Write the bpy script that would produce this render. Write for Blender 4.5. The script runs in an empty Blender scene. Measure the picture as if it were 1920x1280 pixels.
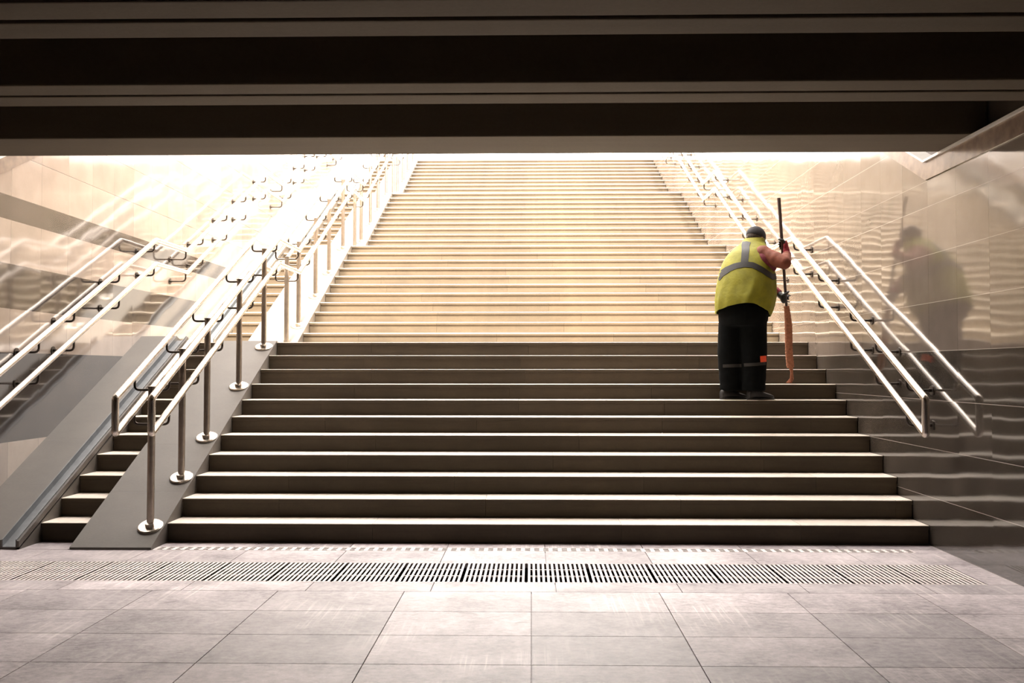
import bpy, bmesh, math, random
from mathutils import Vector, Matrix
from mathutils.bvhtree import BVHTree

random.seed(7)
scene = bpy.context.scene
COL = scene.collection
R = 0.145            # stair riser height (m)
K = 256.4            # depth unit (m)

def P(xu, zu, hu):   # survey units -> metres
    return Vector((xu * R, zu * K, hu * R))

# ------------------------------------------------------------------ camera
cam_d = bpy.data.cameras.new('camera')
cam = bpy.data.objects.new('camera', cam_d)
COL.objects.link(cam)
cam_d.sensor_width = 36.0
cam_d.lens = 1768 / 1920 * 36.0
cam_d.clip_start = 0.05
cam_d.clip_end = 500
cam.location = (0, 0, 9.0 * R)
YAW = math.atan(36 / 1768)
PITCH = math.atan(52 / 1768)
cam.rotation_euler = (math.pi / 2 + PITCH, 0, YAW)
scene.camera = cam

# ------------------------------------------------------------------ view + light
scene.view_settings.view_transform = 'Standard'
scene.view_settings.look = 'None'
scene.view_settings.gamma = 1.0
scene.view_settings.use_curve_mapping = False
scene.view_settings.exposure = 0.0
scene.cycles.sample_clamp_indirect = 8.0
scene.cycles.caustics_reflective = False
scene.cycles.blur_glossy = 0.6
world = bpy.data.worlds.new('sky')
scene.world = world
world.use_nodes = True
wn = world.node_tree
bg = wn.nodes['Background']
bg.inputs['Color'].default_value = (1.0, 0.93, 0.87, 1)
bg.inputs['Strength'].default_value = 14.0
sun_d = bpy.data.lights.new('sun', 'SUN')
sun_d.energy = 52.0
sun_d.color = (1.0, 0.88, 0.70)
sun_d.angle = math.radians(8)
sun = bpy.data.objects.new('sun', sun_d)
COL.objects.link(sun)
SUN_EL, SUN_AZ = math.radians(66), math.radians(0)      # high behind the viewer: the added overhang shades the lowest flight
sun.rotation_euler = (math.pi / 2 - SUN_EL, 0, SUN_AZ)

# ------------------------------------------------------------------ node helpers
class NT:
    def __init__(self, name):
        self.m = bpy.data.materials.new(name)
        self.m.use_nodes = True
        self.t = self.m.node_tree
        self.b = self.t.nodes['Principled BSDF']
    def n(self, kind, **kw):
        nd = self.t.nodes.new(kind)
        for k, v in kw.items():
            setattr(nd, k, v)
        return nd
    def link(self, a, b):
        self.t.links.new(a, b)
    def put(self, sock, v):
        if hasattr(v, 'is_output'):
            self.link(v, sock)
        else:
            sock.default_value = v
    def math(self, op, a, b=0.0, c=0.0):
        nd = self.n('ShaderNodeMath', operation=op)
        self.put(nd.inputs[0], a); self.put(nd.inputs[1], b); self.put(nd.inputs[2], c)
        return nd.outputs[0]
    def mix(self, fac, a, b, mode='MIX'):
        nd = self.n('ShaderNodeMix', data_type='RGBA', blend_type=mode)
        self.put(nd.inputs[0], fac); self.put(nd.inputs[6], a); self.put(nd.inputs[7], b)
        return nd.outputs[2]
    def noise(self, vec, scale, detail=4.0, rough=0.55, dist=0.0):
        nd = self.n('ShaderNodeTexNoise')
        self.put(nd.inputs['Vector'], vec)
        nd.inputs['Scale'].default_value = scale
        nd.inputs['Detail'].default_value = detail
        nd.inputs['Roughness'].default_value = rough
        nd.inputs['Distortion'].default_value = dist
        return nd.outputs['Fac']
    def ramp(self, fac, stops):
        nd = self.n('ShaderNodeValToRGB')
        self.put(nd.inputs[0], fac)
        cr = nd.color_ramp
        while len(cr.elements) < len(stops):
            cr.elements.new(0.5)
        for e, (p, c) in zip(cr.elements, stops):
            e.position = p
            e.color = c if len(c) == 4 else (*c, 1)
        return nd.outputs[0]
    def obj(self):
        return self.n('ShaderNodeTexCoord').outputs['Object']
    def mapped(self, vec, scale):
        nd = self.n('ShaderNodeMapping')
        self.put(nd.inputs[0], vec)
        nd.inputs['Scale'].default_value = scale
        return nd.outputs[0]
    def bump(self, h, strength=0.3, dist=0.01):
        nd = self.n('ShaderNodeBump')
        nd.inputs['Strength'].default_value = strength
        nd.inputs['Distance'].default_value = dist
        self.put(nd.inputs['Height'], h)
        self.link(nd.outputs[0], self.b.inputs['Normal'])
        return nd
    def set(self, **kw):
        for k, v in kw.items():
            self.put(self.b.inputs[k.replace('_', ' ')], v)
        return self

def c4(r, g, b): return (r, g, b, 1)

def simple(name, col, rough=0.6, metal=0.0, nscale=0, namp=0.15, bump=0.0, spec=0.5):
    t = NT(name)
    if nscale:
        f = t.noise(t.obj(), nscale)
        lo = c4(*[c * (1 - namp) for c in col]); hi = c4(*[min(1, c * (1 + namp)) for c in col])
        t.set(Base_Color=t.ramp(f, [(0.3, lo), (0.7, hi)]))
        if bump: t.bump(f, bump, 0.01)
    else:
        t.set(Base_Color=c4(*col))
    t.set(Roughness=rough, Metallic=metal)
    t.b.inputs['Specular IOR Level'].default_value = spec
    return t.m

# stone of steps and ramps
def stone(name, col, rough=0.5, var=0.25, island=True, streak=False):
    t = NT(name)
    o = t.obj()
    geo = t.n('ShaderNodeNewGeometry')
    f1 = t.noise(o, 3.0, 6, 0.65)
    f2 = t.noise(o, 60.0, 5, 0.7)
    f = t.math('ADD', t.math('MULTIPLY', f1, 0.65), t.math('MULTIPLY', f2, 0.35))
    lo = c4(*[c * (1 - var) for c in col]); hi = c4(*[min(1, c * (1 + var)) for c in col])
    base = t.ramp(f, [(0.32, lo), (0.68, hi)])
    if streak:   # worn, unevenly dirty stone with long horizontal stains
        s = t.noise(t.mapped(o, (0.9, 14, 14)), 1.6, 5, 0.6)
        base = t.mix(t.ramp(s, [(0.45, (0, 0, 0)), (0.70, (0.6, 0.6, 0.6))]), base,
                     c4(col[0] * 0.62, col[1] * 0.52, col[2] * 0.40))
    if island:
        k = t.math('MULTIPLY_ADD', geo.outputs['Random Per Island'], 0.3, 0.85)
        base = t.mix(1.0, base, t.n('ShaderNodeCombineColor').outputs[0], 'MULTIPLY') if False else base
        hsv = t.n('ShaderNodeHueSaturation')
        t.put(hsv.inputs['Value'], k); t.put(hsv.inputs['Color'], base)
        base = hsv.outputs[0]
    t.set(Base_Color=base, Roughness=rough)
    t.bump(f2, 0.12, 0.004)
    return t.m

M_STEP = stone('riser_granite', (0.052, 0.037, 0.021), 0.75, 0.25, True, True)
M_TREAD = stone('pale_tread_granite', (0.70, 0.62, 0.54), 0.42, 0.16, True, False)
M_RAMP = stone('ramp_granite', (0.095, 0.083, 0.071), 0.5, 0.16, False)
M_PAVE = stone('landing_stone', (0.42, 0.37, 0.33), 0.45, 0.16, True)

def floor_mat():
    t = NT('paving_slabs')
    o = t.obj()
    geo = t.n('ShaderNodeNewGeometry')
    rnd = geo.outputs['Random Per Island']
    f1 = t.noise(o, 2.2, 5, 0.6)
    f2 = t.noise(t.mapped(o, (0.7, 1.0, 1)), 30, 8, 0.8)
    f = t.math('ADD', t.math('MULTIPLY', f1, 0.45), t.math('MULTIPLY', f2, 0.55))
    base = t.ramp(f, [(0.38, c4(0.17, 0.142, 0.148)), (0.5, c4(0.385, 0.335, 0.343)), (0.62, c4(0.58, 0.515, 0.525))])
    # pale sweeping marks along the slabs
    comb = t.n('ShaderNodeVectorMath', operation='ADD')
    t.put(comb.inputs[0], o)
    sc = t.noise(t.mapped(o, (42, 1.4, 1)), 1.0, 3, 0.6, 0.4)
    msk = t.ramp(t.noise(o, 1.1, 3), [(0.5, (0, 0, 0)), (0.62, (1, 1, 1))])
    sm = t.ramp(sc, [(0.52, (0, 0, 0)), (0.66, (0.8, 0.8, 0.8))])
    base = t.mix(t.math('MULTIPLY', sm, msk), base, c4(0.72, 0.66, 0.63))
    # chips and dark spots
    v = t.noise(t.mapped(o, (1.0, 2.2, 1)), 7.0, 2, 0.5, 0.6)
    base = t.mix(t.ramp(v, [(0.70, (0, 0, 0)), (0.76, (0.65, 0.65, 0.65))]), base, c4(0.12, 0.10, 0.10))
    hsv = t.n('ShaderNodeHueSaturation')
    t.put(hsv.inputs['Value'], t.math('MULTIPLY_ADD', rnd, 0.50, 0.72)); t.put(hsv.inputs['Color'], base)
    t.set(Base_Color=hsv.outputs[0])
    t.set(Roughness=t.math('MULTIPLY_ADD', f2, 0.22, 0.40))
    t.bump(f2, 0.25, 0.004)
    return t.m
M_FLOOR = floor_mat()

COURSE = 2.4786 * R
TILE = 0.00183 * K
def wall_mat(name, bands, light, dark, jcol=(0.05, 0.04, 0.035)):
    """polished stone panels: courses along z, panels along y; some courses in dark stone"""
    t = NT(name)
    o = t.obj()
    sep = t.n('ShaderNodeSeparateXYZ'); t.put(sep.inputs[0], o)
    y, z = sep.outputs['Y'], sep.outputs['Z']
    zz = t.math('SUBTRACT', z, t.math('MULTIPLY', t.math('GREATER_THAN', z, 18.68 * R), 1.33 * R))
    u = t.math('DIVIDE', zz, COURSE)
    v = t.math('DIVIDE', t.math('SUBTRACT', y, 0.0294 * K), TILE)
    ui, vi = t.math('FLOOR', u), t.math('FLOOR', v)
    top = t.math('GREATER_THAN', z, 18.68 * R)
    uid = t.math('ADD', ui, t.math('MULTIPLY', top, 37.0))
    uf, vf = t.math('FRACT', u), t.math('FRACT', v)
    du = t.math('MULTIPLY', t.math('MINIMUM', uf, t.math('SUBTRACT', 1.0, uf)), COURSE)
    dv = t.math('MULTIPLY', t.math('MINIMUM', vf, t.math('SUBTRACT', 1.0, vf)), TILE)
    joint = t.math('MAXIMUM', t.math('LESS_THAN', du, 0.0022), t.math('LESS_THAN', dv, 0.0010))
    cid = t.n('ShaderNodeCombineXYZ'); t.put(cid.inputs[0], uid); t.put(cid.inputs[1], vi)
    wnz = t.n('ShaderNodeTexWhiteNoise', noise_dimensions='3D'); t.put(wnz.inputs['Vector'], cid.outputs[0])
    rnd = wnz.outputs['Value']
    f1 = t.noise(o, 4, 3, 0.5); f2 = t.noise(o, 70, 4, 0.7)
    f = t.math('ADD', t.math('MULTIPLY', f1, 0.85), t.math('MULTIPLY', f2, 0.15))
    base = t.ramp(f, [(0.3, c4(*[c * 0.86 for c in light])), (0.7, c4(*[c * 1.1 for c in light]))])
    if bands:
        dk = t.ramp(f, [(0.3, c4(*[c * 0.7 for c in dark])), (0.7, c4(*[c * 1.4 for c in dark]))])
        acc = None
        for (lo, hi) in bands:
            m = t.math('MULTIPLY', t.math('GREATER_THAN', z, lo * R), t.math('LESS_THAN', z, hi * R))
            acc = m if acc is None else t.math('MAXIMUM', acc, m)
        base = t.mix(acc, base, dk)
    hsv = t.n('ShaderNodeHueSaturation')
    t.put(hsv.inputs['Value'], t.math('MULTIPLY_ADD', rnd, 0.26, 0.87)); t.put(hsv.inputs['Color'], base)
    base = t.mix(t.math('LESS_THAN', du, 0.0020), hsv.outputs[0], c4(*jcol))
    base = t.mix(t.math('LESS_THAN', dv, 0.0010), base, c4(0.05, 0.04, 0.035))
    t.set(Base_Color=base)
    t.set(Roughness=t.math('MULTIPLY_ADD', t.noise(o, 1.3, 1), 0.06, 0.045))
    t.b.inputs['IOR'].default_value = 2.1
    # slightly uneven setting of every panel breaks the mirror images from tile to tile
    geo = t.n('ShaderNodeNewGeometry')
    sub = t.n('ShaderNodeVectorMath', operation='SUBTRACT'); t.put(sub.inputs[0], wnz.outputs['Color'])
    sub.inputs[1].default_value = (0.5, 0.5, 0.5)
    scl = t.n('ShaderNodeVectorMath', operation='SCALE'); t.put(scl.inputs[0], sub.outputs[0]); scl.inputs['Scale'].default_value = 0.012
    add = t.n('ShaderNodeVectorMath', operation='ADD'); t.put(add.inputs[0], geo.outputs['Normal']); t.put(add.inputs[1], scl.outputs[0])
    nrm = t.n('ShaderNodeVectorMath', operation='NORMALIZE'); t.put(nrm.inputs[0], add.outputs[0])
    wv = t.n('ShaderNodeTexNoise'); t.put(wv.inputs['Vector'], t.mapped(o, (1, 1.2, 2.6)))
    wv.inputs['Scale'].default_value = 1.9; wv.inputs['Detail'].default_value = 1.0
    ws = t.n('ShaderNodeVectorMath', operation='SUBTRACT'); t.put(ws.inputs[0], wv.outputs['Color']); ws.inputs[1].default_value = (0.5, 0.5, 0.5)
    wsc = t.n('ShaderNodeVectorMath', operation='SCALE'); t.put(wsc.inputs[0], ws.outputs[0]); wsc.inputs['Scale'].default_value = 0.022
    ad2 = t.n('ShaderNodeVectorMath', operation='ADD'); t.put(ad2.inputs[0], nrm.outputs[0]); t.put(ad2.inputs[1], wsc.outputs[0])
    nr2 = t.n('ShaderNodeVectorMath', operation='NORMALIZE'); t.put(nr2.inputs[0], ad2.outputs[0])
    t.link(nr2.outputs[0], t.b.inputs['Normal'])
    return t.m

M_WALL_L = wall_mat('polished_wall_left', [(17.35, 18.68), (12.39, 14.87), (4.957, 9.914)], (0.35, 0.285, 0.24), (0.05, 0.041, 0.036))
M_WALL_R = wall_mat('polished_wall_right', [(-1.0, 9.914)], (0.165, 0.135, 0.112), (0.052, 0.043, 0.035), (0.40, 0.36, 0.32))  # pale level joints: sky glint of chamfered edges put into the colour
M_BACK = simple('far_wall_stone', (0.30, 0.26, 0.22), 0.7, 0, 4)

def concrete(name, col):
    t = NT(name)
    o = t.obj()
    f1 = t.noise(t.mapped(o, (0.35, 3, 3)), 1.5, 5, 0.6)
    f2 = t.noise(o, 45, 4, 0.7)
    f = t.math('ADD', t.math('MULTIPLY', f1, 0.6), t.math('MULTIPLY', f2, 0.4))
    t.set(Base_Color=t.ramp(f, [(0.3, c4(*[c * 0.8 for c in col])), (0.7, c4(*[c * 1.15 for c in col]))]), Roughness=0.85)
    t.bump(f2, 0.15, 0.004)
    return t.m
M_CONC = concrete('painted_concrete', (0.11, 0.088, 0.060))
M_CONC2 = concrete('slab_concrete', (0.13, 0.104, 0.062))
M_STEEL = NT('brushed_steel')
M_STEEL.set(Base_Color=c4(0.62, 0.56, 0.50), Metallic=1.0, Roughness=0.27)
M_STEEL = M_STEEL.m
M_ARM = simple('shaded_bracket_steel', (0.07, 0.058, 0.05), 0.42, 1.0, 25, 0.1)  # same steel as the rails, painted darker for its backlit look
M_POST = simple('shaded_post_steel', (0.36, 0.31, 0.265), 0.34, 1.0, 25, 0.1)  # rail steel again, its shaded look put into a darker colour
M_CHAN = simple('galvanised_channel', (0.16, 0.165, 0.17), 0.5, 1.0, 12, 0.15)
M_GRATE = stone('grate_bar_metal', (0.66, 0.60, 0.58), 0.45, 0.12, False)
M_PIT = simple('drain_pit', (0.012, 0.010, 0.009), 0.9)
M_COPE = simple('coping_brown_stone', (0.24, 0.18, 0.14), 0.22, 0, 14, 0.2)
M_WHITE = simple('white_glazed_edge', (0.6, 0.58, 0.55), 0.35)
M_UPPER = simple('dark_brown_cladding', (0.085, 0.065, 0.048), 0.5, 0, 8, 0.2)

# ------------------------------------------------------------------ mesh helpers
class MB:
    def __init__(self):
        self.v = []; self.f = []
    def add(self, vs, fs):
        k = len(self.v)
        self.v.extend([tuple(x) for x in vs])
        self.f.extend([tuple(i + k for i in f) for f in fs])
        return self
    def box(self, x0, x1, y0, y1, z0, z1):
        vs = [(x0, y0, z0), (x1, y0, z0), (x1, y1, z0), (x0, y1, z0), (x0, y0, z1), (x1, y0, z1), (x1, y1, z1), (x0, y1, z1)]
        return self.add(vs, [(0, 3, 2, 1), (4, 5, 6, 7), (0, 1, 5, 4), (1, 2, 6, 5), (2, 3, 7, 6), (3, 0, 4, 7)])
    def prism_x(self, prof, x0, x1):
        """prof: list of (y,z) counter-clockwise seen from +x"""
        n = len(prof)
        vs = [(x0, y, z) for y, z in prof] + [(x1, y, z) for y, z in prof]
        fs = [tuple(range(n - 1, -1, -1)), tuple(range(n, 2 * n))]
        for i in range(n):
            j = (i + 1) % n
            fs.append((i, j, n + j, n + i))
        return self.add(vs, fs)
    def rings(self, rings, cap=True, closed=True):
        n = len(rings[0]); vs = []; fs = []
        for r in rings: vs.extend(r)
        for a in range(len(rings) - 1):
            for i in range(n if closed else n - 1):
                j = (i + 1) % n
                fs.append((a * n + i, a * n + j, (a + 1) * n + j, (a + 1) * n + i))
        if cap:
            fs.append(tuple(range(n - 1, -1, -1)))
            m = (len(rings) - 1) * n
            fs.append(tuple(range(m, m + n)))
        return self.add(vs, fs)
    def tube(self, pts, rad, seg=12, cap=True, flat=1.0):
        pts = [Vector(p) for p in pts]
        if not isinstance(rad, (list, tuple)): rad = [rad] * len(pts)
        T = []
        for i in range(len(pts)):
            a = pts[max(0, i - 1)]; b = pts[min(len(pts) - 1, i + 1)]
            T.append((b - a).normalized())
        up = Vector((0, 0, 1)) if abs(T[0].z) < 0.9 else Vector((1, 0, 0))
        n = (up - T[0] * up.dot(T[0])).normalized()
        rs = []
        for i, p in enumerate(pts):
            n = (n - T[i] * n.dot(T[i])).normalized()
            b = T[i].cross(n)
            rs.append([p + n * math.cos(2 * math.pi * k / seg) * rad[i] + b * math.sin(2 * math.pi * k / seg) * rad[i] * flat for k in range(seg)])
        return self.rings(rs, cap)
    def cyl(self, p0, p1, r, seg=16, r2=None):
        return self.tube([p0, p1], [r, r if r2 is None else r2], seg)
    def ball(self, c, rx, ry=None, rz=None, seg=16, rings=10, M=None):
        ry = rx if ry is None else ry; rz = rx if rz is None else rz
        c = Vector(c); vs = []; fs = []
        for i in range(1, rings):
            th = math.pi * i / rings
            for k in range(seg):
                ph = 2 * math.pi * k / seg
                d = Vector((rx * math.sin(th) * math.cos(ph), ry * math.sin(th) * math.sin(ph), rz * math.cos(th)))
                vs.append(c + (M @ d if M else d))
        tp = Vector((0, 0, rz)); bt = -tp
        vs.append(c + (M @ tp if M else tp)); vs.append(c + (M @ bt if M else bt))
        a = len(vs) - 2; b = a + 1
        for i in range(rings - 2):
            for k in range(seg):
                j = (k + 1) % seg
                fs.append((i * seg + k, (i + 1) * seg + k, (i + 1) * seg + j, i * seg + j))
        for k in range(seg):
            j = (k + 1) % seg
            fs.append((a, k, j)); m = (rings - 2) * seg; fs.append((b, m + j, m + k))
        return self.add(vs, fs)
    def mesh(self, name, origin=(0, 0, 0)):
        me = bpy.data.meshes.new(name)
        o = Vector(origin)
        me.from_pydata([Vector(v) - o for v in self.v], [], self.f)
        bm = bmesh.new(); bm.from_mesh(me)
        bmesh.ops.recalc_face_normals(bm, faces=bm.faces)
        bm.to_mesh(me); bm.free()
        return me
    def build(self, name, mat, parent=None, origin=(0, 0, 0), smooth=None, bevel=0):
        """links the collected shapes as ONE mesh object whose own origin is `origin` (in the parent's space)"""
        me = self.mesh(name, origin)
        if bevel:
            bm = bmesh.new(); bm.from_mesh(me)
            es = [e for e in bm.edges if len(e.link_faces) == 2 and e.calc_face_angle(0) > 0.6]
            bmesh.ops.bevel(bm, geom=es, offset=bevel, segments=2, affect='EDGES', profile=0.6, clamp_overlap=True)
            bm.to_mesh(me); bm.free()
        me.materials.append(mat)
        if smooth is not None:
            for p in me.polygons: p.use_smooth = True
            me.set_sharp_from_angle(angle=math.radians(smooth))
        o = bpy.data.objects.new(name, me)
        COL.objects.link(o)
        o.location = origin
        if parent is not None: o.parent = parent
        return o

def tag(o, label=None, cat=None, group=None, kind=None):
    if label: o['label'] = label
    if cat: o['category'] = cat
    if group: o['group'] = group
    if kind: o['kind'] = kind
    return o

def empty(name, loc, label, cat, group=None):
    o = bpy.data.objects.new(name, None)
    o.empty_display_size = 0.1
    COL.objects.link(o); o.location = loc
    return tag(o, label, cat, group)

def fillet(pts, rad, seg=6):
    """round the inner corners of a polyline"""
    pts = [Vector(p) for p in pts]; out = [pts[0]]
    for i in range(1, len(pts) - 1):
        p, a, b = pts[i], pts[i - 1], pts[i + 1]
        u = (a - p).normalized(); w = (b - p).normalized()
        ang = u.angle(w)
        d = min(rad / max(1e-4, math.tan(ang / 2)), (a - p).length * 0.45, (b - p).length * 0.45)
        s, e = p + u * d, p + w * d
        for k in range(seg + 1):
            t = k / seg
            out.append(s * (1 - t) ** 2 + p * 2 * t * (1 - t) + e * t ** 2)
    out.append(pts[-1])
    return out

# ------------------------------------------------------------------ survey
XR, XW = 20.4, -29.1               # right and left wall
XS0 = -18.95                       # left edge of the wide steps
XB0, XB1 = -23.05, -18.95          # stone ramp with the posts
XN0, XN1 = -25.6, -23.05           # narrow steps
T = 0.00118                        # tread
Z1 = 0.0277                        # first riser
FL = 0.0164                        # flight + landing
NF = 4
def z_first(k): return Z1 + FL * k
def z_last(k): return Z1 + FL * k + 10 * T
def base_h(k): return 11.0 * k
def nose_h(zu):                    # height of the nosing line
    if zu <= Z1 - T: return 0.0
    for k in range(NF):
        a, b = z_first(k) - T, z_last(k)
        if zu < a: return base_h(k)
        if zu <= b: return base_h(k) + (zu - a) / T
    return base_h(NF)
ORD = ['lowest', 'second', 'third', 'topmost']

# ------------------------------------------------------------------ floor
def slabs(mb, x0, x1, y0, y1, xs, gap=0.0022, z=0.0, depth=0.03):
    cuts = [x for x in xs if x0 < x < x1]
    e = [x0] + cuts + [x1]
    for a, b in zip(e[:-1], e[1:]):
        mb.box(a + gap, b - gap, y0 + gap, y1 - gap, -depth, z)
fl = MB()
ZENDM = 0.135 * K
FX0, FX1 = -6.4, XR * R
GR0, GR1 = 0.02267 * K, 0.02493 * K            # grate near / far edge
SL0, SL1 = 0.02655 * K, 0.02700 * K            # slotted drain
TR = 0.02174 * K
xs_main = [5.15 * R * k for k in range(-12, 6)]
ys = [TR]
while ys[-1] > -9: ys.append(ys[-1] - 0.00178 * K)
for a, b in zip(ys[1:], ys[:-1]):
    slabs(fl, FX0, FX1, a, b, xs_main)
slabs(fl, FX0, FX1, TR, GR0, [(1.0 + 5.1 * k) * R for k in range(-9, 5)])
XG1 = 19.1 * R
slabs(fl, XG1, FX1, GR0, GR1, [])
slabs(fl, FX0, FX1, GR1, SL0, [(0.68 + 4.93 * k) * R for k in range(-9, 5)])
slabs(fl, FX0, XB0 * R - 0.02, SL0, Z1 * K + 0.05, [(-27.0) * R])
slabs(fl, XB1 * R, FX1, SL1, Z1 * K + 0.05, [(0.68 + 4.93 * k) * R for k in range(-9, 5)])
slabs(fl, XB1 * R + 37.85 * R, FX1, SL0, SL1, [])
# bedding below the joints, and the drain pits
fl.box(FX0, FX1, -9.0, GR0, -0.10, -0.012)
fl.box(FX0, FX1, GR1, SL0, -0.10, -0.012)
fl.box(FX0, FX1, SL1, Z1 * K + 0.05, -0.10, -0.012)
fl.box(FX0 - 0.2, FX1 + 0.2, -9.2, ZENDM, -0.5, -0.38)  # sub-base added so no sky light enters under the stairs
fl.box(XG1, FX1, GR0 - 0.01, GR1 + 0.01, -0.10, -0.012)
floor = fl.build('floor', M_FLOOR, bevel=0.0012)
tag(floor, kind='structure')
pit = MB()
pit.box(FX0, XG1, GR0, GR1, -0.34, -0.30).box(FX0, XG1, GR0 - 0.02, GR0, -0.34, -0.032).box(FX0, XG1, GR1, GR1 + 0.02, -0.34, -0.032).box(XG1, XG1 + 0.02, GR0, GR1, -0.34, -0.032)
pit.box(XB1 * R, 19.0 * R, SL0, SL1, -0.2, -0.16)
tag(pit.build('trim_1', M_PIT), kind='structure')

# drain grates: cast panels of bars over the pit
PW = 2.76 * R
NP = 17
def grate_mesh():
    m = MB(); n = 13; w = PW - 0.006
    d = GR1 - GR0
    pitch = w / n
    for i in range(n):
        x = i * pitch
        m.box(x + pitch * 0.24, x + pitch * 0.74, 0.012, d - 0.012, -0.0035, 0.0)
    m.box(0, w, 0.003, 0.014, -0.03, 0.0); m.box(0, w, d - 0.014, d - 0.003, -0.03, 0.0)
    for y in (d * 0.34, d * 0.67): m.box(pitch * 0.3, w - pitch * 0.3, y - 0.006, y + 0.006, -0.012, -0.002)
    return m
NTH = ['first', 'second', 'third', 'fourth', 'fifth', 'sixth', 'seventh', 'eighth', 'ninth', 'tenth', 'eleventh', 'twelfth', 'thirteenth', 'fourteenth', 'fifteenth', 'sixteenth', 'seventeenth', 'eighteenth']
g0 = None
for i in range(NP):
    loc = (XG1 - PW * (i + 1) + 0.003, GR0, 0)
    if g0 is None:
        g0 = grate_mesh().build('drain_grate', M_GRATE); o = g0
    else:
        o = g0.copy(); COL.objects.link(o)
    o.location = loc
    tag(o, 'slotted drain grate in the floor before the stairs, %s from the right wall' % NTH[i], 'drain grate', 'drain grates across the floor')

# slotted drain strip right at the foot of the stairs
sd = MB()
x = XB1 * R + 0.005; ye = [SL0 + (SL1 - SL0) * f for f in (0, .10, .30, .40, .60, .70, .90, 1.0)]
xe = 18.9 * R
pitch = 0.46 * R
sd.box(x, xe, ye[0], ye[1], -0.002, 0.001)
for a, b in ((2, 3), (4, 5), (6, 7)): sd.box(x, xe, ye[a], ye[b], -0.002, 0.001)
while x < xe:
    for a, b in ((1, 2), (3, 4), (5, 6)):
        sd.box(x, min(xe, x + pitch * 0.42), ye[a], ye[b], -0.002, 0.001)
    x += pitch
tag(sd.build('slotted_drain', M_GRATE), 'narrow perforated drain strip at the foot of the wide stairs', 'drain')

# ------------------------------------------------------------------ walls
TOPH = base_h(NF)
def cope_h(zu):    # underside of the coping: level in the tunnel, then climbing with the stairs
    if zu <= 0.0276: return 18.74
    if zu <= 0.0400: return 18.74 + (zu - 0.0276) / T
    return 18.74 + (0.0124) / T + (zu - 0.0400) / (FL) * 11.0
ZBK, ZEND = -8.0 / K, 0.135
PATH = [ZBK, 0.0276, 0.0400, ZEND]
def wall(name, x0, x1, mat):
    prof = [(ZBK * K, -0.1), (ZEND * K, -0.1)] + [(z * K, cope_h(z) * R) for z in reversed(PATH)]
    return tag(MB().prism_x(prof, x0, x1).build(name, mat), kind='structure')
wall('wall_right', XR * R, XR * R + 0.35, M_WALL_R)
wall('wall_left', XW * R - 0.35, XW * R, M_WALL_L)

def coping(name, xw, side, a, b, mat, out=0.0, back=0.35):
    m = MB(); rr = []
    for z in PATH:
        h = cope_h(z)
        x0 = xw * R - side * out; x1 = xw * R + side * back
        rr.append([(x0, z * K, (h + a) * R), (x1, z * K, (h + a) * R), (x1, z * K, (h + b) * R), (x0, z * K, (h + b) * R)])
    m.rings(rr)
    return tag(m.build(name, mat), kind='structure')
coping('trim_2', XR, 1, 0.0, 0.92, M_COPE, 0.012)
coping('trim_3', XR, 1, 0.92, 1.05, M_WHITE, 0.03)
coping('trim_4', XW, -1, 0.0, 0.92, M_COPE, 0.012)
coping('trim_5', XW, -1, 0.92, 1.05, M_WHITE, 0.03)

# ------------------------------------------------------------------ ceiling: slab, beams, side friezes
HS = 19.8            # underside of beams
ZP = 0.0266          # far edge of the roof
GL = 45.0            # street level above the passage
RX0, RX1 = XW - 2.0, XR + 2.0
beams = [(0.0246, 0.0266), (0.01996, 0.02156)] + [(0.01540 - 0.00472 * k, 0.01711 - 0.00472 * k) for k in range(9)]
HC = HS + 3.0
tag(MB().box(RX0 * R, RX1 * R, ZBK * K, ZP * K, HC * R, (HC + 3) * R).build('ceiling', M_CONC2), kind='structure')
for i, (a, b) in enumerate(beams):
    m = MB()
    mid = (a + b) / 2
    X0b, X1b = XW * R - 0.09, XR * R + 0.09
    if i == 0:
        m.box(X0b, X1b, a * K, b * K, HS * R, (HC - 0.01) * R)
    else:   # twin webs with an open joint between them
        g = 0.00012 if i == 1 else 0.00016
        m.box(X0b, X1b, a * K, (mid - g / 2) * K, HS * R, (HC - 0.01) * R)
        m.box(X0b, X1b, (mid + g / 2) * K, b * K, HS * R, (HC - 0.01) * R)
        m.box(X0b, X1b, (mid - g) * K, (mid + g) * K, (HS + 0.5) * R, (HC - 0.01) * R)
    lab = 'dark concrete ceiling beam along the edge of the stair opening' if i == 0 else \
          'twin dark concrete ceiling beam with a joint, %s from the stair opening' % NTH[i]
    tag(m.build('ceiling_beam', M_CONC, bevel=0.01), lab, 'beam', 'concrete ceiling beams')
# retaining wall up to the street; unseen overhang added to shade the lowest flight
tag(MB().box((XW - 8) * R, (XR + 8) * R, (ZP - 0.0016) * K, (ZP - 0.0001) * K, (HC + 0.0) * R, GL * R).box((XW - 8) * R, (XR + 8) * R, (ZP - 0.0016) * K, 8.16, GL * R, (GL + 5.5) * R).build('wall_with_shade_overhang', M_CONC2), kind='structure')
# retaining walls standing back behind the copings
def upper_wall(name, x0, x1):
    m = MB()
    zs = [ZBK, 0.0276, 0.0400, ZEND]
    prof = [(z * K, (cope_h(z) + 0.6) * R) for z in zs]
    prof += [(z * K, max(GL, cope_h(z) + 3.0) * R) for z in reversed(zs)]
    return tag(m.prism_x(prof, x0, x1).build(name, M_UPPER), kind='structure')
upper_wall('trim_7', XR * R + 0.10, XR * R + 0.34)
upper_wall('trim_8', XW * R - 0.34, XW * R - 0.10)
tag(MB().box(XW * R - 0.3, XR * R + 0.3, ZBK * K - 0.3, ZBK * K, -0.2, (HC + 1) * R).build('wall_back', M_BACK), kind='structure')

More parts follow.
